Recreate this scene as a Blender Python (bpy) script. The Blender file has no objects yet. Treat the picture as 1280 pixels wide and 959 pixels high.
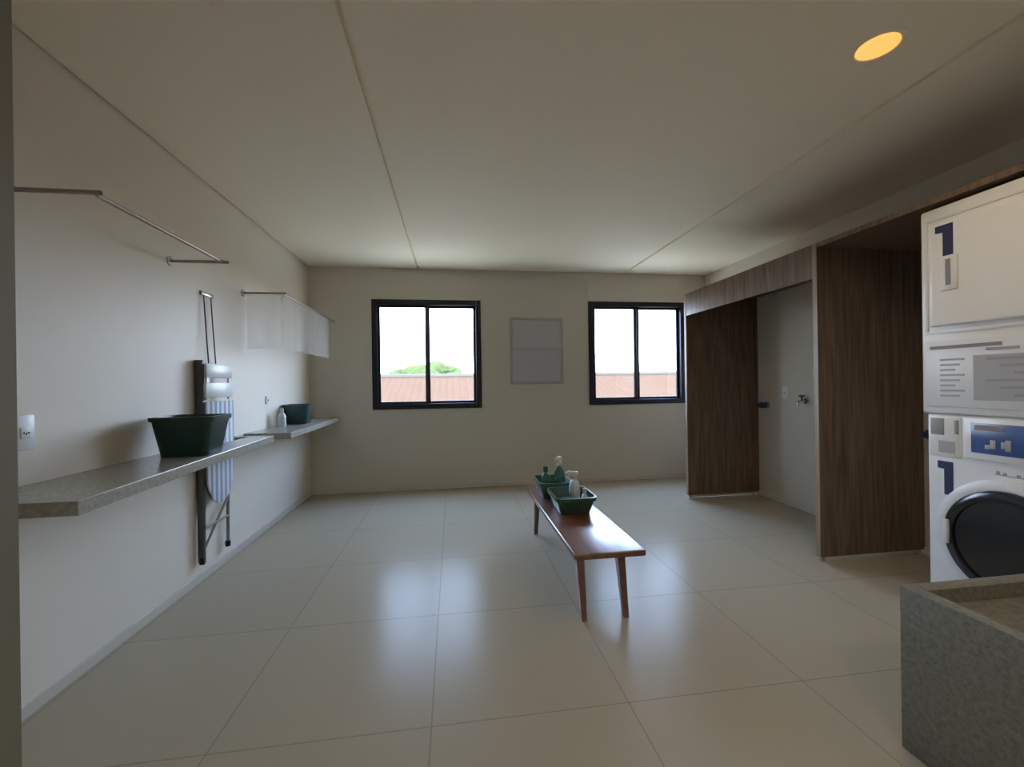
import bpy, bmesh, math, random
from mathutils import Vector, Matrix
random.seed(4)
C = bpy.context.scene.collection
PI = math.pi
# ---------------------------------------------------------------- room numbers (metres)
XL, XR, YB, YF, H = -1.639, 3.301, 5.157, -1.6, 2.635
XP = 2.466                       # front plane of the wooden partitions
CAM = Vector((0, 0, 1.25))

# ---------------------------------------------------------------- materials
def mat(name, col=(.8, .8, .8), rough=.5, metal=0.0, spec=.5, bump=0.0, bscale=60, var=0.0, vscale=6, coat=0.0, emit=None, estr=0):
    m = bpy.data.materials.new(name); m.use_nodes = True
    nt = m.node_tree; N = nt.nodes; L = nt.links
    b = N['Principled BSDF']
    b.inputs['Roughness'].default_value = rough
    b.inputs['Metallic'].default_value = metal
    b.inputs['Specular IOR Level'].default_value = spec
    b.inputs['Coat Weight'].default_value = coat
    tc = N.new('ShaderNodeTexCoord')
    nz = N.new('ShaderNodeTexNoise'); nz.inputs['Scale'].default_value = vscale; nz.inputs['Detail'].default_value = 4
    L.new(tc.outputs['Object'], nz.inputs['Vector'])
    mx = N.new('ShaderNodeMix'); mx.data_type = 'RGBA'
    mx.inputs['A'].default_value = tuple(c * (1 - var) for c in col) + (1,)
    mx.inputs['B'].default_value = tuple(min(1, c * (1 + var)) for c in col) + (1,)
    L.new(nz.outputs['Fac'], mx.inputs['Factor']); L.new(mx.outputs['Result'], b.inputs['Base Color'])
    if bump:
        n2 = N.new('ShaderNodeTexNoise'); n2.inputs['Scale'].default_value = bscale; n2.inputs['Detail'].default_value = 3
        L.new(tc.outputs['Object'], n2.inputs['Vector'])
        bp = N.new('ShaderNodeBump'); bp.inputs['Strength'].default_value = bump; bp.inputs['Distance'].default_value = .01
        L.new(n2.outputs['Fac'], bp.inputs['Height']); L.new(bp.outputs['Normal'], b.inputs['Normal'])
    if emit:
        b.inputs['Emission Color'].default_value = (*emit, 1); b.inputs['Emission Strength'].default_value = estr
    return m

def wood(name, dark, light, scale=(18, 18, 1.0), rough=.4, spec=.5, coat=0):
    m = mat(name, light, rough, spec=spec); nt = m.node_tree; N = nt.nodes; L = nt.links; b = N['Principled BSDF']
    tc = N.new('ShaderNodeTexCoord'); mp = N.new('ShaderNodeMapping'); mp.inputs['Scale'].default_value = scale
    nz = N.new('ShaderNodeTexNoise'); nz.inputs['Scale'].default_value = 2.2; nz.inputs['Detail'].default_value = 6; nz.inputs['Distortion'].default_value = .6
    rp = N.new('ShaderNodeValToRGB')
    rp.color_ramp.elements[0].position = .32; rp.color_ramp.elements[0].color = (*dark, 1)
    rp.color_ramp.elements[1].position = .68; rp.color_ramp.elements[1].color = (*light, 1)
    L.new(tc.outputs['Object'], mp.inputs['Vector']); L.new(mp.outputs['Vector'], nz.inputs['Vector'])
    L.new(nz.outputs['Fac'], rp.inputs['Fac']); L.new(rp.outputs['Color'], b.inputs['Base Color'])
    m.node_tree.nodes['Principled BSDF'].inputs['Coat Weight'].default_value = coat; m.node_tree.nodes['Principled BSDF'].inputs['Coat Roughness'].default_value = .2
    return m

def speckle(name, base, dark, light, rough=.35):
    m = mat(name, base, rough); nt = m.node_tree; N = nt.nodes; L = nt.links; b = N['Principled BSDF']
    tc = N.new('ShaderNodeTexCoord')
    nz = N.new('ShaderNodeTexNoise'); nz.inputs['Scale'].default_value = 55; nz.inputs['Detail'].default_value = 8; nz.inputs['Roughness'].default_value = .75
    rp = N.new('ShaderNodeValToRGB'); e = rp.color_ramp.elements
    e[0].position = .36; e[0].color = (*dark, 1); e[1].position = .66; e[1].color = (*light, 1)
    x = e.new(.5); x.color = (*base, 1)
    L.new(tc.outputs['Object'], nz.inputs['Vector']); L.new(nz.outputs['Fac'], rp.inputs['Fac'])
    L.new(rp.outputs['Color'], b.inputs['Base Color'])
    return m

def floor_mat():
    m = mat('porcelain_floor', (.36, .33, .285), .3, spec=.06); nt = m.node_tree; N = nt.nodes; L = nt.links; b = N['Principled BSDF']
    tc = N.new('ShaderNodeTexCoord'); mp = N.new('ShaderNodeMapping')
    mp.inputs['Location'].default_value = (.095, -1.575, 0)
    br = N.new('ShaderNodeTexBrick'); br.offset = 0; br.inputs['Scale'].default_value = 1
    br.inputs['Brick Width'].default_value = .757; br.inputs['Row Height'].default_value = .757
    br.inputs['Mortar Size'].default_value = .0028; br.inputs['Mortar Smooth'].default_value = .2; br.inputs['Bias'].default_value = 0
    br.inputs['Color1'].default_value = (.43, .37, .275, 1); br.inputs['Color2'].default_value = (.42, .36, .268, 1); br.inputs['Mortar'].default_value = (.29, .26, .21, 1)
    L.new(tc.outputs['Object'], mp.inputs['Vector']); L.new(mp.outputs['Vector'], br.inputs['Vector'])
    L.new(br.outputs['Color'], b.inputs['Base Color'])
    nz = N.new('ShaderNodeTexNoise'); nz.inputs['Scale'].default_value = 2.0
    mr = N.new('ShaderNodeMapRange'); mr.inputs['To Min'].default_value = .21; mr.inputs['To Max'].default_value = .27
    L.new(tc.outputs['Object'], nz.inputs['Vector']); L.new(nz.outputs['Fac'], mr.inputs['Value']); L.new(mr.outputs['Result'], b.inputs['Roughness'])
    bp = N.new('ShaderNodeBump'); bp.inputs['Strength'].default_value = .3; bp.inputs['Distance'].default_value = .002; bp.invert = True
    L.new(br.outputs['Fac'], bp.inputs['Height']); L.new(bp.outputs['Normal'], b.inputs['Normal'])
    return m

def roof_mat():
    m = mat('clay_tiles', (.42, .2, .14), .9, spec=0); nt = m.node_tree; N = nt.nodes; L = nt.links; b = N['Principled BSDF']
    tc = N.new('ShaderNodeTexCoord')
    wv = N.new('ShaderNodeTexWave'); wv.wave_type = 'BANDS'; wv.bands_direction = 'X'; wv.inputs['Scale'].default_value = 1.4; wv.inputs['Distortion'].default_value = .4
    nz = N.new('ShaderNodeTexNoise'); nz.inputs['Scale'].default_value = 1.6; nz.inputs['Detail'].default_value = 5
    mx = N.new('ShaderNodeMix'); mx.data_type = 'RGBA'; mx.inputs['A'].default_value = (.085, .040, .023, 1); mx.inputs['B'].default_value = (.075, .038, .023, 1)
    m2 = N.new('ShaderNodeMix'); m2.data_type = 'RGBA'; m2.inputs['B'].default_value = (.082, .052, .033, 1)
    L.new(tc.outputs['Object'], wv.inputs['Vector']); L.new(tc.outputs['Object'], nz.inputs['Vector'])
    L.new(wv.outputs['Fac'], mx.inputs['Factor']); L.new(mx.outputs['Result'], m2.inputs['A']); L.new(nz.outputs['Fac'], m2.inputs['Factor'])
    L.new(m2.outputs['Result'], b.inputs['Base Color'])
    bp = N.new('ShaderNodeBump'); bp.inputs['Strength'].default_value = .5; bp.inputs['Distance'].default_value = .05
    L.new(wv.outputs['Fac'], bp.inputs['Height']); L.new(bp.outputs['Normal'], b.inputs['Normal'])
    return m

def glass_mat():
    m = bpy.data.materials.new('window_glass'); m.use_nodes = True; nt = m.node_tree; N = nt.nodes; L = nt.links
    N.remove(N['Principled BSDF'])
    t = N.new('ShaderNodeBsdfTransparent'); t.inputs['Color'].default_value = (.95, .97, .98, 1)
    g = N.new('ShaderNodeBsdfGlossy'); g.inputs['Roughness'].default_value = .02
    mx = N.new('ShaderNodeMixShader'); mx.inputs['Fac'].default_value = .05
    L.new(t.outputs[0], mx.inputs[1]); L.new(g.outputs[0], mx.inputs[2]); L.new(mx.outputs[0], N['Material Output'].inputs['Surface'])
    return m

def sheer_mat():
    m = bpy.data.materials.new('sheer_cloth'); m.use_nodes = True; nt = m.node_tree; N = nt.nodes; L = nt.links
    N.remove(N['Principled BSDF'])
    t = N.new('ShaderNodeBsdfTransparent')
    d = N.new('ShaderNodeBsdfDiffuse'); d.inputs['Color'].default_value = (.86, .87, .88, 1)
    tl = N.new('ShaderNodeBsdfTranslucent'); tl.inputs['Color'].default_value = (.86, .87, .9, 1)
    a = N.new('ShaderNodeMixShader'); a.inputs['Fac'].default_value = .5
    mx = N.new('ShaderNodeMixShader'); mx.inputs['Fac'].default_value = .36
    L.new(d.outputs[0], a.inputs[1]); L.new(tl.outputs[0], a.inputs[2])
    L.new(t.outputs[0], mx.inputs[1]); L.new(a.outputs[0], mx.inputs[2]); L.new(mx.outputs[0], N['Material Output'].inputs['Surface'])
    return m

def stripe_mat():
    m = mat('striped_fabric', (.75, .78, .85), .8); nt = m.node_tree; N = nt.nodes; L = nt.links; b = N['Principled BSDF']
    tc = N.new('ShaderNodeTexCoord')
    wv = N.new('ShaderNodeTexWave'); wv.wave_type = 'BANDS'; wv.bands_direction = 'Y'; wv.inputs['Scale'].default_value = 5.6
    rp = N.new('ShaderNodeValToRGB'); e = rp.color_ramp.elements
    e[0].position = .3; e[0].color = (.33, .40, .50, 1); e[1].position = .7; e[1].color = (.72, .77, .86, 1)
    L.new(tc.outputs['Object'], wv.inputs['Vector']); L.new(wv.outputs['Fac'], rp.inputs['Fac']); L.new(rp.outputs['Color'], b.inputs['Base Color'])
    return m

M = dict(
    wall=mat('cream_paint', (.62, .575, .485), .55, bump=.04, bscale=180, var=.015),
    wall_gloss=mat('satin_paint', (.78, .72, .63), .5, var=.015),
    ceil=mat('ceiling_paint', (.91, .83, .69), .7, var=.01),
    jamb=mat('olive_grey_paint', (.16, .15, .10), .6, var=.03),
    floor=floor_mat(), base=mat('pale_skirting', (.60, .57, .50), .35, var=.02),
    frame=mat('dark_aluminium', (.018, .02, .03), .35, metal=.3, var=.05), glass=glass_mat(),
    wood=wood('walnut_veneer', (.105, .066, .045), (.22, .15, .108), rough=.33),
    edge=wood('walnut_edge_band', (.26, .19, .14), (.36, .27, .20), rough=.4),
    bench=wood('reddish_bench_wood', (.12, .035, .015), (.22, .072, .03), (14, 1.0, 14), rough=.3, spec=1.0, coat=.7),
    stone=speckle('grey_stone', (.18, .165, .125), (.12, .11, .082), (.24, .22, .17), .5),
    shelfstone=speckle('shelf_stone', (.34, .325, .28), (.26, .25, .21), (.42, .40, .35), .22),
    white=mat('white_enamel', (.78, .78, .78), .3, var=.01),
    whitep=mat('white_plastic', (.72, .73, .75), .35, var=.01),
    greyp=mat('grey_plastic', (.30, .30, .29), .45, var=.03),
    navy=mat('navy_vinyl', (.018, .022, .09), .4), blue=mat('blue_display', (.05, .10, .28), .25, var=.2, vscale=20),
    mauve=mat('mauve_print', (.25, .22, .27), .5), print=mat('pale_grey_print', (.42, .42, .44), .5), ink=mat('grey_ink', (.33, .33, .36), .5),
    dark=mat('black_plastic', (.012, .013, .016), .18), drum=mat('dark_door_glass', (.008, .009, .012), .08, coat=.5),
    metal=mat('brushed_metal', (.35, .33, .30), .35, metal=.9), darkm=mat('dark_metal', (.10, .10, .10), .45, metal=.5),
    chrome=mat('chrome', (.7, .7, .7), .15, metal=1),
    gtub=mat('dark_green_plastic', (.012, .045, .040), .35, var=.08), gbask=mat('green_plastic', (.045, .115, .075), .4, var=.08),
    gbot=mat('bottle_green', (.06, .20, .14), .2, var=.05), bluecap=mat('muted_blue_plastic', (.03, .06, .11), .4, var=.05),
    clear=mat('milky_plastic', (.62, .66, .72), .3), stripe=stripe_mat(), sheer=sheer_mat(),
    board=mat('board_paper', (.50, .49, .50), .7, var=.03), boardf=mat('board_edge', (.42, .40, .385), .6),
    roof=roof_mat(), ridge=mat('mortar_ridge', (.078, .066, .052), .9, spec=0, var=.1), plaster=mat('outdoor_plaster', (.2, .18, .16), .9, var=.05),
    bounce_slab=mat('bounce_concrete', (.46, .37, .25), .9, var=.08),
    ground=mat('dry_grass', (.10, .095, .05), .95, var=.3, vscale=.5), leaf=mat('tree_leaves', (.058, .068, .026), .8, spec=0, bump=.5, bscale=3, var=.35, vscale=2.5),
    bark=mat('bark', (.12, .08, .05), .9, bump=.4, bscale=20, var=.2),
    lamp=mat('warm_lamp_glow', (.9, .7, .4), .5, emit=(1.0, .50, .10), estr=.24),
)

# ---------------------------------------------------------------- mesh helpers
class MB:
    def __init__(s): s.bm = bmesh.new()
    def box(s, x0, x1, y0, y1, z0, z1, bev=0.0, seg=2, rot=None, piv=None):
        b = bmesh.new(); bmesh.ops.create_cube(b, size=1)
        for v in b.verts:
            v.co = Vector(((x0 + x1) / 2 + v.co.x * (x1 - x0), (y0 + y1) / 2 + v.co.y * (y1 - y0), (z0 + z1) / 2 + v.co.z * (z1 - z0)))
        if bev: bmesh.ops.bevel(b, geom=b.edges[:], offset=bev, segments=seg, profile=.5, affect='EDGES')
        if rot: bmesh.ops.rotate(b, verts=b.verts[:], cent=piv, matrix=rot)
        s._add(b); return s
    def _add(s, b):
        me = bpy.data.meshes.new('t'); b.to_mesh(me); b.free(); s.bm.from_mesh(me); bpy.data.meshes.remove(me)
    def tube(s, pts, r, seg=12, cap=True):
        pts = [Vector(p) for p in pts]; rs = r if isinstance(r, (list, tuple)) else [r] * len(pts)
        b = bmesh.new(); rings = []
        up = None
        for i, p in enumerate(pts):
            t = (pts[min(i + 1, len(pts) - 1)] - pts[max(i - 1, 0)]).normalized()
            if up is None: up = Vector((0, 0, 1)) if abs(t.z) < .9 else Vector((1, 0, 0))
            a = t.cross(up).normalized(); c = a.cross(t).normalized(); up = c
            rings.append([b.verts.new(p + (a * math.cos(2 * PI * k / seg) + c * math.sin(2 * PI * k / seg)) * rs[i]) for k in range(seg)])
        for i in range(len(rings) - 1):
            for k in range(seg): b.faces.new((rings[i][k], rings[i][(k + 1) % seg], rings[i + 1][(k + 1) % seg], rings[i + 1][k]))
        if cap: b.faces.new(rings[0][::-1]); b.faces.new(rings[-1])
        bmesh.ops.recalc_face_normals(b, faces=b.faces[:]); s._add(b); return s
    def lathe(s, prof, cen, axis='Z', seg=40, closed=False):
        b = bmesh.new(); rings = []
        cen = Vector(cen)
        for (r, h) in prof:
            ring = []
            for k in range(seg):
                a = 2 * PI * k / seg; x, y = r * math.cos(a), r * math.sin(a)
                co = Vector((x, y, h)) if axis == 'Z' else Vector((h, x, y)) if axis == 'X' else Vector((x, h, y))
                ring.append(b.verts.new(cen + co))
            rings.append(ring)
        n = len(rings)
        for i in range(n if closed else n - 1):
            A, B = rings[i], rings[(i + 1) % n]
            for k in range(seg): b.faces.new((A[k], A[(k + 1) % seg], B[(k + 1) % seg], B[k]))
        if not closed:
            for R_ in (rings[0], rings[-1]):
                if (R_[0].co - R_[seg // 2].co).length > 1e-4: b.faces.new(R_)
        bmesh.ops.remove_doubles(b, verts=b.verts[:], dist=1e-5)
        bmesh.ops.recalc_face_normals(b, faces=b.faces[:]); s._add(b); return s
    def prism(s, poly, ax, a0, a1, bev=0.0):
        """poly: 2D points in the two other axes (cyclic order), extruded along axis ax from a0 to a1"""
        b = bmesh.new()
        def P(u, v, w): return {'X': (w, u, v), 'Y': (u, w, v), 'Z': (u, v, w)}[ax]
        A = [b.verts.new(P(u, v, a0)) for u, v in poly]; B = [b.verts.new(P(u, v, a1)) for u, v in poly]
        b.faces.new(A[::-1]); b.faces.new(B)
        for i in range(len(poly)):
            j = (i + 1) % len(poly); b.faces.new((A[i], A[j], B[j], B[i]))
        bmesh.ops.recalc_face_normals(b, faces=b.faces[:])
        if bev: bmesh.ops.bevel(b, geom=b.edges[:], offset=bev, segments=2, profile=.5, affect='EDGES')
        s._add(b); return s
    def loft(s, secs, capA=True, capB=True):
        """secs: list of closed loops of 3D points with equal counts"""
        b = bmesh.new(); R_ = [[b.verts.new(p) for p in sec] for sec in secs]; n = len(R_[0])
        for i in range(len(R_) - 1):
            for k in range(n): b.faces.new((R_[i][k], R_[i][(k + 1) % n], R_[i + 1][(k + 1) % n], R_[i + 1][k]))
        if capA: b.faces.new(R_[0][::-1])
        if capB: b.faces.new(R_[-1])
        bmesh.ops.recalc_face_normals(b, faces=b.faces[:]); s._add(b); return s
    def build(s, name, m, parent=None, smooth=True):
        me = bpy.data.meshes.new(name)
        org = Vector((0, 0, 0))
        if parent is not None: org = world_loc(parent)
        else:
            if s.bm.verts and not getattr(s, 'keep', False):
                xs = [v.co.x for v in s.bm.verts]; ys = [v.co.y for v in s.bm.verts]; zs = [v.co.z for v in s.bm.verts]
                org = Vector(((min(xs) + max(xs)) / 2, (min(ys) + max(ys)) / 2, min(zs)))
        bmesh.ops.translate(s.bm, verts=s.bm.verts[:], vec=-org)
        s.bm.to_mesh(me); s.bm.free()
        me.materials.append(m)
        if smooth:
            me.shade_smooth()
            me.set_sharp_from_angle(angle=math.radians(35))
        o = bpy.data.objects.new(name, me); C.objects.link(o)
        if parent is not None: o.parent = parent; o.location = (0, 0, 0)
        else: o.location = org
        return o

def world_loc(o):
    v = Vector((0, 0, 0))
    while o is not None: v += o.location; o = o.parent
    return v
def tag(o, label=None, cat=None, group=None, kind=None):
    if label: o['label'] = label
    if cat: o['category'] = cat
    if group: o['group'] = group
    if kind: o['kind'] = kind
    return o
def thing(name, label, cat, loc, group=None):
    o = bpy.data.objects.new(name, None); o.empty_display_size = .1; C.objects.link(o); o.location = loc
    return tag(o, label, cat, group)
def struct(o, label=None, cat=None):
    o['kind'] = 'structure'
    if label: o['label'] = label
    if cat: o['category'] = cat
    return o
def copy_tree(o, parent=None):
    c = o.copy(); C.objects.link(c); c.parent = parent
    for ch in o.children: copy_tree(ch, c)
    return c
def rrect(cx, cy, hx, hy, r, z, n=6):
    out = []
    for (sx, sy, a0) in ((1, 1, 0), (-1, 1, 90), (-1, -1, 180), (1, -1, 270)):
        for k in range(n + 1):
            a = math.radians(a0 + 90 * k / n)
            out.append((cx + sx * (hx - r) + r * math.cos(a), cy + sy * (hy - r) + r * math.sin(a), z))
    return out

# ---------------------------------------------------------------- the room shell
f = MB(); f.keep = True; f.box(XL - .2, XR + .2, YF - .2, YB + .2, -.12, 0)
struct(f.build('floor', M['floor'], smooth=False), 'beige grey glossy porcelain tile floor with thin joints', 'floor')
g1, g2, gw = -.392, 2.178, .012
c = MB(); c.box(XL - .2, XR + .2, YF - .2, YB + .2, H + .03, H + .16)
for a, b_ in ((XL + .014, g1 - gw), (g1 + gw, g2 - gw), (g2 + gw, XR)):
    c.box(a, b_, YF, YB - .016, H, H + .03)
struct(c.build('ceiling', M['ceil'], smooth=False), 'smooth off white ceiling with two thin recessed lines', 'ceiling')
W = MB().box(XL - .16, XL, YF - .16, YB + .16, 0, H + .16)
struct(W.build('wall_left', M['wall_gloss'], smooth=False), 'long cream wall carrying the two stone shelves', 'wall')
W = MB().box(XR, XR + .16, YF - .16, YB + .16, 0, H + .16)
struct(W.build('wall_right', M['wall'], smooth=False), 'cream wall behind the wooden laundry niches', 'wall')
W = MB().box(XL, XR, YF - .16, YF, 0, H + .16)
struct(W.build('wall_front', M['wall'], smooth=False), 'cream wall behind the viewpoint', 'wall')
W1 = (-.925, .335, .975, 2.255); W2 = (1.715, 2.992, .978, 2.262)
W = MB(); T = .16
xs = [XL, W1[0], W1[1], W2[0], W2[1], XR]
for i in (0, 2, 4): W.box(xs[i], xs[i + 1], YB, YB + T, 0, H + .16)
for w in (W1, W2): W.box(w[0], w[1], YB, YB + T, 0, w[2]); W.box(w[0], w[1], YB, YB + T, w[3], H + .16)
struct(W.build('wall_back', M['wall'], smooth=False), 'cream far wall holding the two dark framed windows', 'wall')
# the dark end of the wall beside the viewpoint
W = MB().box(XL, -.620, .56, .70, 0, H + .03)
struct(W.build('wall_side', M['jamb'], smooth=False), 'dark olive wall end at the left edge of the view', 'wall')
# skirtings
b = MB().box(XL, XL + .012, .70, YB, 0, .05, .002)
struct(b.build('baseboard_left', M['base'], smooth=False), 'low pale skirting under the left wall', 'skirting')
b = MB().box(XL + .012, XR - .012, YB - .012, YB, 0, .05, .002)
struct(b.build('baseboard_back', M['base'], smooth=False), 'low pale skirting under the two windows', 'skirting')
b = MB().box(XR - .012, XR, -.2, YB - .012, 0, .05, .002)
struct(b.build('baseboard_right', M['base'], smooth=False), 'low pale skirting inside the wooden niches', 'skirting')

def window(name, w, label):
    x0, x1, z0, z1 = w; fw = .05
    t = bpy.data.objects.new(name, None); C.objects.link(t); t.location = (x0, YB, z0); struct(t, label, 'window')
    m = MB()
    y0, y1 = YB - .012, YB + .07
    m.box(x0 - .012, x0 + fw, y0, y1, z0 - .012, z1 + .012, .003); m.box(x1 - fw, x1 + .012, y0, y1, z0 - .012, z1 + .012, .003)
    m.box(x0 + fw, x1 - fw, y0, y1, z1 - fw, z1 + .012, .003); m.box(x0 + fw, x1 - fw, y0, y1, z0 - .012, z0 + fw, .003)
    m.build('window_frame', M['frame'], t)
    xm = (x0 + x1) / 2
    for i, (a, b_, ya) in enumerate(((x0 + fw, xm + .03, YB + .012), (xm - .03, x1 - fw, YB + .040))):
        s = MB(); sw = .045 ; sv = .032
        s.box(a, a + sv, ya, ya + .024, z0 + fw, z1 - fw, .002); s.box(b_ - sv, b_, ya, ya + .024, z0 + fw, z1 - fw, .002)
        s.box(a + sv, b_ - sv, ya, ya + .024, z1 - fw - .03, z1 - fw, .002); s.box(a + sv, b_ - sv, ya, ya + .024, z0 + fw, z0 + fw + .03, .002)
        so = s.build('sash', M['frame'], t)
        MB().box(a + sv, b_ - sv, ya + .010, ya + .014, z0 + fw + .03, z1 - fw - .03).build('glass_pane', M['glass'], so, smooth=False)
window('window_1', W1, 'dark framed sliding window on the left, with the tree outside')
window('window_2', W2, 'dark framed sliding window beside the wooden partition')

# ---------------------------------------------------------------- downlight
t = thing('downlight', 'round recessed ceiling downlight glowing warm yellow', 'ceiling light', (1.775, 1.535, H))
lc = (1.775, 1.535)
MB().lathe([(.098, -.003), (.098, .0), (.078, .0), (.078, -.003)], (lc[0], lc[1], H), closed=True).build('trim_ring', M['ceil'], t)
MB().lathe([(.074, -.001), (.060, -.0075), (.03, -.011), (.0001, -.012)], (lc[0], lc[1], H), seg=40).build('diffuser', M['lamp'], t)

# ---------------------------------------------------------------- stone shelves on the left wall
SZ = .885
s = MB()
# outline with the notch that lets the ironing board through
s.prism([(XL, 1.575), (-1.225, 1.575), (-1.345, 3.42), (XL, 3.42), (XL, 3.36), (-1.50, 3.36), (-1.50, 2.90), (XL, 2.90)], 'Z', SZ - .05, SZ, .003)
tag(s.build('stone_shelf', M['shelfstone'], smooth=False), 'long grey stone wall shelf nearest the viewer, under the larger green tub', 'shelf', 'stone shelves on the left wall')
s = MB().prism([(XL, 3.59), (-1.285, 3.59), (-1.325, YB - .001), (XL, YB - .001)], 'Z', SZ - .05, SZ, .003)
tag(s.build('stone_shelf', M['shelfstone'], smooth=False), 'grey stone wall shelf in the far corner, under the smaller green tub', 'shelf', 'stone shelves on the left wall')

# ---------------------------------------------------------------- clothes rails
def rail(y0, y1, z, x, label, far_bracket=True):
    t = thing('clothes_rail', label, 'clothes rail', (XL, y0, z), 'clothes rails on the left wall')
    for yy, on in ((y0, True), (y1, far_bracket)):
        if not on: continue
        bk = MB().tube([(XL + .004, yy, z), (x + .03, yy, z), (x + .008, yy + (.008 if yy == y0 else -.008), z), (x, yy + (.03 if yy == y0 else -.03), z)], .009, 10).build('bracket', M['metal'], t)
        MB().lathe([(.0001, 0), (.028, 0), (.028, .006), (.0001, .006)], (XL, yy, z), 'X', 24).build('wall_flange', M['metal'], bk)
    MB().tube([(x, y0 + .03, z), (x, y1 - (.03 if far_bracket else 0), z)], .009, 10).build('rod', M['metal'], t)
rail(1.815, 2.74, 2.0, -1.35, 'thin metal clothes rail nearest the viewer, above the larger green tub')
rail(3.62, YB - .001, 2.0, -1.35, 'thin metal clothes rail in the far corner, with sheer white cloth', False)
# sheer cloth hung over the far rail
def curtain(path, z0, z1, n=60):
    b = bmesh.new(); A = []; B = []
    L = [0]
    for i in range(1, len(path)): L.append(L[-1] + (Vector(path[i]) - Vector(path[i - 1])).length)
    for k in range(n + 1):
        d = L[-1] * k / n
        i = max(j for j in range(len(L)) if L[j] <= d + 1e-9); i = min(i, len(path) - 2)
        p, q = Vector(path[i]), Vector(path[i + 1]); u = (d - L[i]) / (L[i + 1] - L[i]); v = p.lerp(q, u)
        nrm = Vector((-(q - p).y, (q - p).x)).normalized()
        w = .006 * math.sin(k * .9)
        A.append(b.verts.new((v.x + nrm.x * w, v.y + nrm.y * w, z0))); B.append(b.verts.new((v.x + nrm.x * w * .3, v.y + nrm.y * w * .3, z1)))
    for k in range(n): b.faces.new((A[k], A[k + 1], B[k + 1], B[k]))
    bmesh.ops.solidify(b, geom=b.faces[:], thickness=.0015)
    m = MB(); m._add(b); return m
cl = curtain([(XL + .02, 3.635), (-1.37, 3.635), (-1.352, 3.66), (-1.352, 4.9)], 1.56, 1.99)
tag(cl.build('hanging_cloth', M['sheer']), 'sheer white cloth hanging from the far clothes rail in the corner', 'cloth')

# ---------------------------------------------------------------- ironing board hanging on the left wall
t = thing('ironing_board', 'folded ironing board with blue and white striped cover hanging on the left wall', 'ironing board', (XL, 3.12, .10))
Y0, Y1 = 2.955, 3.295; ym = (Y0 + Y1) / 2; hw = (Y1 - Y0) / 2
def boardshape(zt, zb, grow=0):
    pts = [(ym - hw - grow, zt + grow), (ym + hw + grow, zt + grow)]
    n = 14
    for k in range(n + 1):
        a = PI * k / n
        tz = .95
        # straight sides down to .80, then the nose curves in
        w = (hw + grow) * math.cos(a) ; z = .78 - (.78 - zb + grow) * math.sin(a) ** .8
        pts.append((ym + w * (1 if True else 1), z))
    return pts
MB().prism(boardshape(1.16, .47), 'X', XL + .062, XL + .074, .003).build('cover', M['stripe'], t)
MB().prism(boardshape(1.16, .475, -.004), 'X', XL + .052, XL + .0615, .0).build('deck', M['darkm'], t)
ir = MB().box(XL + .055, XL + .074, Y0, Y1, 1.185, 1.285, .008).box(XL + .055, XL + .074, Y0 + .01, Y1 - .01, 1.315, 1.41, .008)
ir.box(XL + .056, XL + .068, Y0 + .02, Y0 + .05, 1.17, 1.40).box(XL + .056, XL + .068, Y1 - .05, Y1 - .02, 1.17, 1.40)
io = ir.build('iron_rest', M['whitep'], t); tag(io, 'white iron rest plate at the top')
MB().prism([(XL + .012, .13), (XL + .050, .13), (XL + .052, 1.43), (XL + .004, 1.43)], 'Y', Y0, Y0 + .022, .003).build('leg', M['darkm'], t)
MB().tube([(XL + .035, Y1 - .02, .16), (XL + .035, Y1 - .02, .9)], .011, 10).build('leg', M['metal'], t)
MB().tube([(XL + .035, Y1 - .035, 1.40), (XL + .035, Y0 + .035, 1.40)], .010, 10).build('top_bar', M['darkm'], t)
MB().tube([(XL + .035, Y0 + .02, .34), (XL + .035, Y1 - .02, .34)], .009, 10).tube([(XL + .035, Y0 + .02, .2), (XL + .035, Y1 - .03, .46)], .008, 10).build('cross_bar', M['metal'], t)
for yy in (Y0 + .01, Y1 - .02):
    MB().lathe([(.0001, -.02), (.016, -.02), (.018, 0), (.016, .02), (.0001, .02)], (XL + .032, yy, .14), 'Z', 16).build('rubber_foot', M['dark'], t)
for yy in (3.06, 3.145):
    MB().tube([(XL + .010, yy, 1.87), (XL + .022, yy, 1.64), (XL + .036, yy, 1.41)], .004, 8).build('hanging_strap', M['darkm'], t)
MB().box(XL, XL + .014, 3.03, 3.175, 1.865, 1.89, .003).build('wall_hook', M['metal'], t)

# ---------------------------------------------------------------- green tubs on the shelves
def tub(loc, hx, hy, h, label, group='dark green plastic tubs on the stone shelves', m='gtub', name='plastic_tub'):
    t = thing(name, label, 'tub', loc, group); x, y, z = loc
    s = []
    for (k, zz, r) in ((.74, 0, .03), (.76, .004, .035), (.98, h - .012, .045)): s.append(rrect(x, y, hx * k, hy * k, r, z + zz))
    s.append(rrect(x, y, hx * .98, hy * .98, .045, z + h - .002))
    s.append(rrect(x, y, hx * .95, hy * .95, .043, z + h - .002))
    s.append(rrect(x, y, hx * .73, hy * .73, .03, z + .008))
    MB().loft(s).build('body', M[m], t)
    r = MB().loft([rrect(x, y, hx * .99, hy * .99, .045, z + h - .022), rrect(x, y, hx * 1.04, hy * 1.04, .05, z + h - .022), rrect(x, y, hx * 1.05, hy * 1.05, .05, z + h),
                   rrect(x, y, hx * .96, hy * .96, .043, z + h + .002), rrect(x, y, hx * .955, hy * .955, .043, z + h - .006)], False, False)
    r.build('rim', M[m], t); return t
tub((-1.43, 2.56, SZ), .152, .125, .212, 'larger dark green plastic tub on the near stone shelf')
tub((-1.51, 4.42, SZ), .120, .11, .19, 'smaller looking dark green plastic tub on the far corner shelf')
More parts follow.
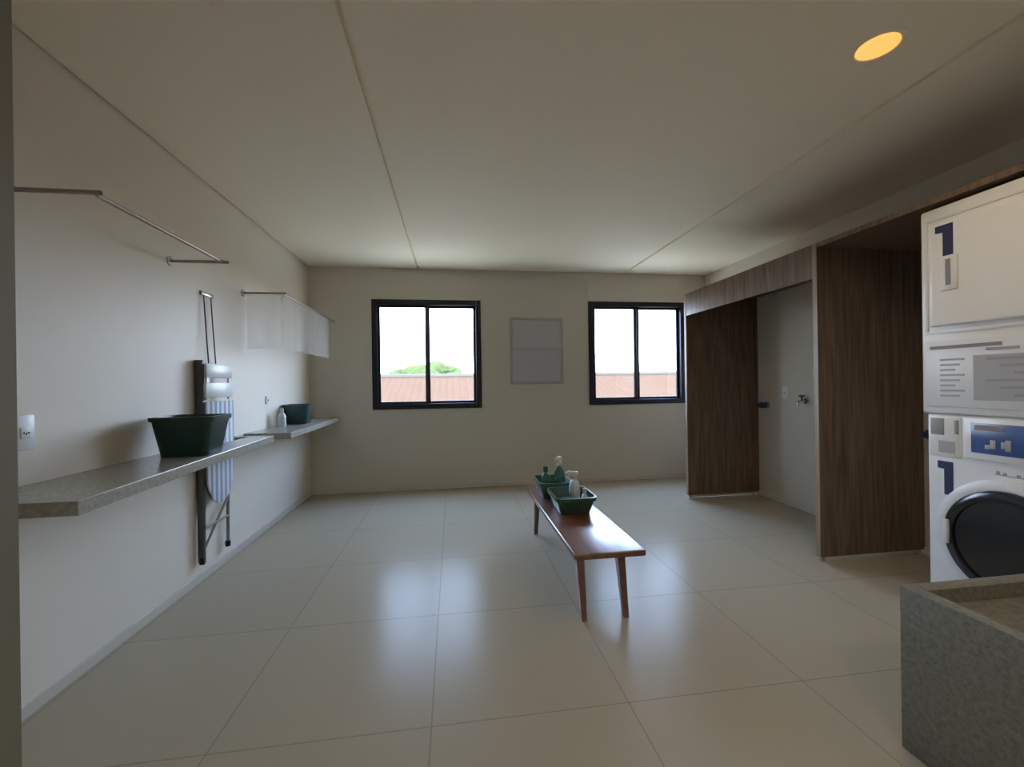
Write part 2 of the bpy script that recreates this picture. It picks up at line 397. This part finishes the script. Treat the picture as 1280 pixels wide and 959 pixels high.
def bottle(loc, h, r, bodym, capm, label, group, spray=True, cat='spray bottle', name='spray_bottle', rz=0):
    t = thing(name, label, cat, loc, group); x, y, z = loc
    MB().lathe([(.0001, 0), (r * .95, 0), (r, .006), (r, h * .55), (r * .8, h * .68), (r * .36, h * .76), (r * .34, h * .82), (.0001, h * .82)], (x, y, z), seg=28).build('bottle_body', M[bodym], t)
    if spray:
        c_ = MB().lathe([(r * .44, h * .78), (r * .44, h * .86), (r * .3, h * .87), (.0001, h * .87)], (x, y, z), seg=20)
        R_ = Matrix.Rotation(rz, 3, 'Z')
        c_.box(x - .05, x + .025, y - .014, y + .014, z + h * .87, z + h, .006, rot=R_, piv=Vector((x, y, 0)))
        c_.box(x - .064, x - .048, y - .009, y + .009, z + h * .90, z + h * .97, .003, rot=R_, piv=Vector((x, y, 0)))
        ho = c_.build('spray_head', M[capm], t)
        g_ = MB(); g_.tube([(x - .034, y, z + h * .89), (x - .042, y, z + h * .82), (x - .036, y, z + h * .76)], .005, 8)
        bmesh.ops.rotate(g_.bm, verts=g_.bm.verts[:], cent=Vector((x, y, 0)), matrix=R_)
        g_.build('trigger', M['whitep'], ho)
    else:
        MB().lathe([(.0001, h * .80), (r * .5, h * .80), (r * .5, h), (.0001, h)], (x, y, z), seg=20).build('cap', M[capm], t)
    return t
bottle((-1.555, 4.13, SZ), .165, .034, 'clear', 'whitep', 'small white bottle beside the green tub on the far corner shelf', None, False, 'bottle', 'plastic_bottle')

# ---------------------------------------------------------------- sockets and switches
def outlet(loc, axis, hw_, hh, label, double=False, name='wall_outlet', group=None):
    """axis +1: on the left wall facing +X, -1: on the right wall facing -X"""
    t = thing(name, label, 'outlet', loc, group); x, y, z = loc; d = .010 * axis
    MB().box(min(x, x + d), max(x, x + d), y - hw_, y + hw_, z - hh, z + hh, .003).build('cover_plate', M['whitep'], t)
    a, b_ = x + d, x + d + .004 * axis
    so = MB().box(min(a, b_), max(a, b_), y - hw_ * .5, y + hw_ * .5, z - hh * .32, z + hh * .32, .0015).build('socket_module', M['whitep'], t)
    a, b_ = x + d + .004 * axis, x + d + .0052 * axis
    for k in (-1, 0, 1): MB().tube([(a, y + k * .009, z - .004 * (k == 0)), (b_, y + k * .009, z - .004 * (k == 0))], .0032, 10).build('pin_hole', M['dark'], so)
    return t
outlet((XL, 1.868, 1.087), 1, .039, .068, 'white wall outlet above the near end of the stone shelf')
outlet((XL, 4.02, 1.135), 1, .024, .036, 'tiny pale wall outlet above the far corner shelf')
outlet((XR, 3.82, 1.12), -1, .036, .058, 'small wall outlet inside the wooden niche')
def tap(loc, label, hose=False):
    t = thing('wall_tap', label, 'tap', loc, 'taps on the niche wall'); x, y, z = loc
    MB().lathe([(.0001, 0), (.028, 0), (.024, -.010), (.0001, -.012)], (x, y, z), 'X', 24).build('flange', M['chrome'], t)
    MB().tube([(x - .008, y, z), (x - .07, y, z), (x - .085, y, z - .012), (x - .088, y, z - .045)], .011, 12).build('spout', M['chrome'], t)
    MB().lathe([(.008, 0), (.008, .03), (.024, .034), (.024, .05), (.0001, .053)], (x - .045, y, z + .008), 'Z', 20).build('knob', M['bluecap' if hose else 'darkm'], t)
tap((XR, 3.575, 1.045), 'small metal wall tap in the niche, close to the nearer wooden partition')
def valve(loc, label):
    t = thing('water_valve', label, 'valve', loc, 'blue water valves on the right wall'); x, y, z = loc
    MB().lathe([(.0001, 0), (.035, 0), (.03, -.02), (.0001, -.022)], (x, y, z), 'X', 24).build('flange', M['greyp'], t)
    MB().box(x - .085, x - .018, y - .028, y + .028, z - .03, z + .03, .010).build('valve_body', M['bluecap'], t)
    MB().lathe([(.0001, -.082), (.020, -.082), (.020, -.11), (.0001, -.112)], (x, y, z), 'X', 18).build('knob', M['bluecap'], t)
valve((XR, 4.07, .985), 'blue grey water valve in the niche, beside the far partition')
valve((XR, 2.475, .86), 'blue grey water valve squeezed between partition and washing machine')

# ---------------------------------------------------------------- wooden niche joinery
P1, P2, HP = 4.204, 2.568, 2.18
t = thing('laundry_cabinet', 'tall brown walnut niche frame of upright partitions against the right wall', 'cabinet', (XP, P1, 0))
for yy in (P1, P2, .98):
    pn = MB().box(XP + .002, XR - .001, yy, yy + .036, .035, HP, .001).build('partition', M['wood'], t, smooth=False)
    MB().box(XP, XP + .002, yy, yy + .036, .035, HP).build('edge_band', M['edge'], pn, smooth=False)
    MB().box(XP + .035, XR - .03, yy + .004, yy + .032, .012, .0345, .002).build('base_profile', M['base'], pn)
    for xx in (XP + .03, XR - .06): MB().lathe([(.0001, 0), (.016, 0), (.016, .012), (.010, .0345), (.0001, .0345)], (xx, yy + .018, 0), seg=16).build('foot', M['chrome'], pn)
MB().box(XP + .002, XP + .022, P2 + .037, P1 - .001, 1.945, HP, .001).build('fascia', M['wood'], t, smooth=False)
MB().box(XP + .023, XR - .001, P2 + .037, P1 - .001, HP - .03, HP - .002).build('top_panel', M['wood'], t, smooth=False)
MB().box(XP + .002, XR - .001, 1.017, P2 - .001, HP - .032, HP, .001).build('top_panel', M['wood'], t, smooth=False)

# ---------------------------------------------------------------- washer and dryer, facing -X
FX = 2.50; WY0, WY1 = 1.245, 1.928; BX = 3.20
def poly_one(y, z, w, h, x, th):
    """the figure 1 seen from -X: left is +Y"""
    # u to the viewer's right = -Y
    P = [(0.0, .78), (.0, 1.0), (1.0, 1.0), (1.0, 0.0), (.42, 0.0), (.42, .76)]
    return [(y - u * w, z + v * h) for u, v in P]
t = thing('washing_machine', 'white front loading washing machine with round black door, under the dryer', 'washing machine', (FX, 1.585, 0))
wb = MB().box(FX, BX, WY0, WY1, .05, 1.062, .012, 3)
wb.build('cabinet_body', M['white'], t)
for xx in (FX + .08, BX - .08):
    for yy in (WY0 + .06, WY1 - .06): MB().lathe([(.0001, 0), (.024, 0), (.024, .014), (.012, .02), (.012, .0505), (.0001, .0505)], (xx, yy, 0), seg=16).build('foot', M['dark'], t)
dc = (1.588, .475)
dr = MB().lathe([(.30, 0), (.298, -.012), (.275, -.022), (.25, -.020), (.245, 0)], (FX + .0005, dc[0], dc[1]), 'X', 56, closed=True)
do = dr.build('door', M['whitep'], t); tag(do, 'round white door ring')
MB().lathe([(.249, -.004), (.247, -.032), (.225, -.042), (.205, -.040), (.20, -.004)], (FX, dc[0], dc[1]), 'X', 56, closed=True).build('door_rim', M['dark'], do)
MB().lathe([(.205, -.030), (.17, -.026), (.12, -.012), (.0001, -.004)], (FX, dc[0], dc[1]), 'X', 48).build('door_glass', M['drum'], do)
MB().box(FX - .05, FX - .030, dc[0] + .215, dc[0] + .240, dc[1] - .06, dc[1] + .06, .006).build('door_handle', M['whitep'], do)
cp = MB().box(FX - .014, FX + .001, WY0 + .01, 1.758, .855, 1.055, .006).build('control_panel', M['white'], t)
dp = MB().box(FX - .017, FX - .0135, WY0 + .03, 1.725, .887, 1.030, .001).build('display', M['blue'], cp)
MB().box(FX - .0185, FX - .0168, 1.60, 1.71, .995, 1.022).build('display_badge', M['mauve'], dp)
for yy, zz, hh in ((1.64, .915, .04), (1.60, .92, .03), (1.66, .91, .02), (1.585, .91, .05), (1.50, .92, .03), (1.45, .92, .03), (1.40, .92, .03)):
    MB().box(FX - .0195, FX - .0168, yy - .010, yy + .010, zz, zz + hh, .001).build('button', M['print'], dp)
dw = MB().box(FX - .006, FX + .001, 1.775, 1.912, .845, 1.048, .002).build('detergent_drawer', M['white'], t)
MB().box(FX - .009, FX - .0055, 1.845, 1.905, .955, 1.040, .002).build('drawer_handle', M['greyp'], dw)
MB().box(FX - .009, FX - .0055, 1.782, 1.800, .965, 1.035, .002).build('coin_slot', M['greyp'], dw)
MB().box(FX - .0075, FX - .0055, 1.80, 1.87, .865, .925, .0).build('drawer_label', M['print'], dw)
MB().prism(poly_one(1.880, .650, .068, .17, 0, 0), 'X', FX - .0015, FX + .0005).build('number_sticker', M['navy'], t, smooth=False)
lg = MB().box(FX - .0011, FX + .0005, 1.36, 1.645, .793, .797)
for k in range(11):
    if k in (2, 6): continue
    lg.box(FX - .0012, FX + .0005, 1.626 - k * .024, 1.640 - k * .024, .7965, .812 - .004 * (k % 2))
lg.build('maker_mark', M['ink'], t, smooth=False)
MB().box(FX - .008, FX + .001, WY0 + .02, WY1 - .02, .062, .15, .003).build('kick_plate', M['whitep'], t)

t = thing('tumble_dryer', 'white tumble dryer with rectangular door stacked on top of the washing machine', 'tumble dryer', (FX, 1.585, 1.064))
MB().box(FX - .012, BX, WY0, WY1 + .012, 1.064, 2.128, .012, 3).build('cabinet_body', M['white'], t)
fx = FX - .012
bz = MB()
for (a, b_, c0, c1) in ((WY0 + .012, 1.918, 2.060, 2.075), (WY0 + .012, 1.918, 1.475, 1.49), (1.903, 1.918, 1.49, 2.06)): bz.box(fx - .004, fx + .001, a, b_, c0, c1, .001)
bz.build('front_trim', M['whitep'], t)
do = MB().box(fx - .016, fx + .001, WY0 + .02, 1.888, 1.512, 2.036, .007, 3).build('door', M['white'], t)
MB().box(fx - .0175, fx - .0158, WY0 + .05, 1.872, 1.522, 2.026, .0).build('door_panel', M['white'], do)
MB().prism(poly_one(1.855, 1.865, .078, .158, 0, 0), 'X', fx - .019, fx - .0172).build('number_sticker', M['navy'], do, smooth=False)
hd = MB().box(fx - .024, fx - .0172, 1.758, 1.832, 1.69, 1.857, .004).build('door_handle', M['whitep'], do)
MB().box(fx - .0255, fx - .0238, 1.785, 1.808, 1.715, 1.845, .0006).build('handle_recess', M['mauve'], hd)
pp = MB().box(fx - .006, fx + .001, WY0 + .015, 1.916, 1.10, 1.44, .003).build('instruction_panel', M['whitep'], t)
MB().box(fx - .0075, fx - .0058, 1.60, 1.895, 1.395, 1.412).build('title_line', M['mauve'], pp)
MB().box(fx - .0075, fx - .0058, 1.54, 1.66, 1.375, 1.388).build('title_line', M['ink'], pp)
for k in range(8): MB().box(fx - .0072, fx - .0058, 1.745 + .02 * ((k * 7) % 3), 1.85, 1.335 - k * .026, 1.345 - k * .026).build('text_line', M['print'], pp)
MB().box(fx - .0072, fx - .0058, 1.28, 1.71, 1.14, 1.355).build('text_block', M['print'], pp)
for k in range(6): MB().box(fx - .0082, fx - .0070, 1.30, 1.66 - .05 * (k % 3), 1.33 - k * .034, 1.342 - k * .034).build('text_line', M['ink'], pp)

# ---------------------------------------------------------------- stone laundry tank
tx0, tx1, ty0, ty1, tz = 1.492, 2.15, .30, 1.243, .548
t = thing('laundry_tank', 'speckled grey stone laundry tank in the right foreground', 'laundry sink', (tx0, ty0, 0))
s = MB()
rim = .05; dp_ = .10
s.box(tx0, tx0 + rim, ty0, ty1, 0, tz, .003); s.box(tx1 - rim, tx1, ty0, ty1, 0, tz, .003)
s.box(tx0 + rim, tx1 - rim, ty1 - rim, ty1, 0, tz, .003); s.box(tx0 + rim, tx1 - rim, ty0, ty0 + rim, 0, tz, .003)
s.build('tank_body', M['stone'], t)
MB().prism([(ty0 + rim + .001, tz - .10), (ty1 - rim - .001, tz - .045), (ty1 - rim - .001, tz - .09), (ty0 + rim + .001, tz - .145)], 'X', tx0 + rim + .001, tx1 - rim - .001).build('basin', M['stone'], t, smooth=False)
MB().lathe([(.0001, .0), (.03, .0), (.032, .003), (.0001, .004)], ((tx0 + tx1) / 2, .62, tz - .073), seg=20).build('drain', M['chrome'], t)

# ---------------------------------------------------------------- bench with baskets
bz_ = .375
t = thing('wooden_bench', 'low narrow reddish brown wooden bench in the middle of the floor', 'bench', (.79, 2.8, 0))
MB().box(.60, .985, 2.085, 3.54, bz_ - .032, bz_, .008, 3).build('bench_top', M['bench'], t)
for xx in (.665, .895):
    for s_ in (-1, 1):
        yb, yt = (2.155, 2.235) if s_ < 0 else (3.455, 3.38)
        L_ = MB()
        def sec(x, y, z, hx, hy): return [(x - hx, y - hy, z), (x + hx, y - hy, z), (x + hx, y + hy, z), (x - hx, y + hy, z)]
        L_.loft([sec(xx, yb, 0, .014, .014), sec(xx, (yb + yt) / 2, .17, .018, .02), sec(xx, yt, bz_ - .0325, .022, .026)])
        L_.build('leg', M['bench'], t)
for yy in (2.215, 3.36): MB().box(.685, .875, yy, yy + .03, bz_ - .085, bz_ - .033, .003).build('apron', M['bench'], t)
MB().box(.77, .80, 2.246, 3.359, bz_ - .075, bz_ - .04, .003).build('stretcher', M['bench'], t)
def basket(loc, hx, hy, h, label):
    return tub(loc, hx, hy, h, label, 'green plastic baskets on the bench', 'gbask', 'plastic_basket')
basket((.80, 2.85, bz_), .135, .16, .115, 'nearer green plastic basket on the wooden bench')
basket((.76, 3.24, bz_), .125, .15, .125, 'farther green plastic basket on the wooden bench')
bottle((.80, 3.17, bz_ + .011), .30, .042, 'gbot', 'whitep', 'green spray bottle with white head standing in the farther basket', 'spray bottles in the bench baskets', rz=.9)
bottle((.845, 2.92, bz_ + .011), .235, .038, 'clear', 'whitep', 'milky white spray bottle standing in the nearer basket', 'spray bottles in the bench baskets', rz=-.4)
bottle((.715, 3.27, bz_ + .011), .21, .038, 'gbot', 'gbask', 'short green bottle with green cap in the farther basket', None, False, 'bottle', 'plastic_bottle')
bottle((.875, 2.78, bz_ + .0112), .145, .024, 'clear', 'whitep', 'little white bottle at the right corner of the nearer basket', None, False, 'bottle', 'plastic_bottle')
# folded cleaning cloth in the nearer basket
cb = MB()
for k in range(3): cb.box(.725, .79, 2.75, 2.83, bz_ + .012 + k * .028, bz_ + .038 + k * .028, .009, 3)
tag(cb.build('folded_cloth', mat('teal_fabric', (.05, .14, .16), .9, bump=.3)), 'folded teal cleaning cloth inside the nearer basket', 'cloth')

# ---------------------------------------------------------------- pale notice board between the windows
t = thing('notice_board', 'pale grey framed notice board between the two windows', 'notice board', (.99, YB, 1.25))
bx0, bx1, bz0, bz1 = .70, 1.37, 1.24, 2.06
fr = MB(); y0, y1 = YB - .018, YB
fr.box(bx0, bx0 + .03, y0, y1, bz0, bz1, .002).box(bx1 - .03, bx1, y0, y1, bz0, bz1, .002).box(bx0 + .03, bx1 - .03, y0, y1, bz1 - .03, bz1, .002).box(bx0 + .03, bx1 - .03, y0, y1, bz0, bz0 + .03, .002)
fr.build('board_frame', M['boardf'], t)
MB().box(bx0 + .03, bx1 - .03, YB - .008, YB, bz0 + .03, bz1 - .03).build('board_panel', M['board'], t)
MB().box(bx0 + .031, bx1 - .031, YB - .014, YB - .0085, 1.665, 1.685).build('cross_strip', M['boardf'], t)

# ---------------------------------------------------------------- outdoors
gd = MB(); gd.keep = True; gd.box(-60, 70, 5.6, 120, -6.2, -6.0)
struct(gd.build('ground', M['ground'], smooth=False), 'ground far below the windows', 'ground')
tr_ = MB().box(-8, 12, YB + T + .004, 8.1, .05, .22); tr_.keep = True  # added out of view, reflects skylight up to the ceiling by the windows
struct(tr_.build('bounce_slab', M['bounce_slab'], smooth=False), 'unseen pale slab added below the windows to bounce light onto the ceiling', 'bounce_slab')
t = thing('neighbouring_house', 'house with a salmon clay tile roof outside both windows', 'house', (3, 15, -6))
rx0, rx1 = -11, 18
MB().prism([(8.6, -.75), (16.0, 1.55), (23.4, -.75), (23.4, -.9), (16, 1.38), (8.6, -.9)], 'X', rx0, rx1).build('roof', M['roof'], t, smooth=False)
MB().tube([(rx0, 16, 1.56), (rx1, 16, 1.56)], .11, 10).build('ridge_cap', M['ridge'], t)
MB().box(rx0 + .5, rx1 - .5, 9.3, 22.7, -6, -.95).build('house_wall', M['plaster'], t, smooth=False)
t = thing('leafy_tree', 'rounded pale green tree rising behind the roof in the left window', 'tree', (-2, 31, -6))
cr = bmesh.new()
for k in range(42):
    a = random.uniform(0, 2 * PI); d = random.uniform(0, 1) ** .6
    px = -1.9 + 3.6 * d * math.cos(a); py = 31 + 2.8 * d * math.sin(a); pz = 1.2 + 1.95 * math.sqrt(max(0, 1 - d * d)) - 1.0 + random.uniform(-.2, .1)
    r = random.uniform(.55, .95) * (1 - .25 * d)
    mt = Matrix.Translation((px, py, pz)) @ Matrix.Diagonal((r * 1.15, r * 1.1, r * .8, 1))
    bmesh.ops.create_icosphere(cr, subdivisions=3, radius=1, matrix=mt)
for v in cr.verts:
    v.co += Vector((random.uniform(-1, 1), random.uniform(-1, 1), random.uniform(-1, 1))) * .07
m_ = MB(); m_._add(cr); m_.build('crown', M['leaf'], t)
MB().tube([(-2, 31, -6), (-1.9, 31, -2), (-1.9, 31, 1)], [.35, .25, .15], 12).build('trunk', M['bark'], t)

# ---------------------------------------------------------------- light
w = bpy.data.worlds.new('sky'); bpy.context.scene.world = w; w.use_nodes = True
N = w.node_tree.nodes; L = w.node_tree.links; bg = N['Background']
tc = N.new('ShaderNodeTexCoord'); sx = N.new('ShaderNodeSeparateXYZ'); rp = N.new('ShaderNodeValToRGB'); e = rp.color_ramp.elements
e[0].position = .0; e[0].color = (.50, .47, .42, 1); e[1].position = .9; e[1].color = (.38, .58, 1.0, 1)
x = e.new(.02); x.color = (.78, .87, 1.0, 1); x = e.new(.35); x.color = (.52, .70, 1.0, 1)
L.new(tc.outputs['Generated'], sx.inputs[0]); L.new(sx.outputs['Z'], rp.inputs['Fac']); L.new(rp.outputs['Color'], bg.inputs['Color'])
bg.inputs['Strength'].default_value = 5.5
sun = bpy.data.lights.new('sun', 'SUN'); sun.energy = 2.5; sun.angle = .01; sun.color = (1, .95, .86)
so = bpy.data.objects.new('sun', sun); C.objects.link(so)
so.rotation_euler = Vector((.45, .62, -.9)).to_track_quat('-Z', 'Y').to_euler(); so.location = (0, -5, 20)
def down_spot(x, y, e_, ang=150, col=(1, .80, .55)):
    l = bpy.data.lights.new('downlight_or_fill_beam', 'SPOT'); l.energy = e_; l.spot_size = math.radians(ang); l.spot_blend = .8; l.color = col; l.shadow_soft_size = .06
    o = bpy.data.objects.new('downlight_or_fill_beam', l); C.objects.link(o); o.location = (x, y, H - .03); return o
down_spot(1.775, 1.535, 7)
# unseen fill lamps added behind the viewpoint to brighten the near room
down_spot(.6, -.7, 11, 160, (1, .95, .86))
down_spot(2.4, -.7, 5, 160, (1, .95, .86))

# ---------------------------------------------------------------- camera
cd = bpy.data.cameras.new('camera'); co = bpy.data.objects.new('camera', cd); C.objects.link(co)
fpx, yaw, pitch, roll = 528.98, .1388, .0003, -.0141
fw_ = Vector((math.sin(yaw) * math.cos(pitch), math.cos(yaw) * math.cos(pitch), math.sin(pitch)))
r_ = Vector((math.cos(yaw), -math.sin(yaw), 0)); u_ = r_.cross(fw_)
r2 = r_ * math.cos(roll) + u_ * math.sin(roll); u2 = -r_ * math.sin(roll) + u_ * math.cos(roll)
co.matrix_world = Matrix(((r2.x, u2.x, -fw_.x, CAM.x), (r2.y, u2.y, -fw_.y, CAM.y), (r2.z, u2.z, -fw_.z, CAM.z), (0, 0, 0, 1)))
cd.sensor_fit = 'HORIZONTAL'; cd.sensor_width = 36; cd.lens = 36 * fpx / 1280; cd.clip_start = .05; cd.clip_end = 500
S = bpy.context.scene; S.camera = co
S.view_settings.view_transform = 'Standard'; S.view_settings.look = 'None'; S.view_settings.gamma = 1; S.view_settings.use_curve_mapping = False
S.view_settings.exposure = 2.08
S.cycles.max_bounces = 14; S.cycles.diffuse_bounces = 8; S.cycles.sample_clamp_indirect = 4
S.cycles.use_denoising = True; S.cycles.caustics_reflective = False
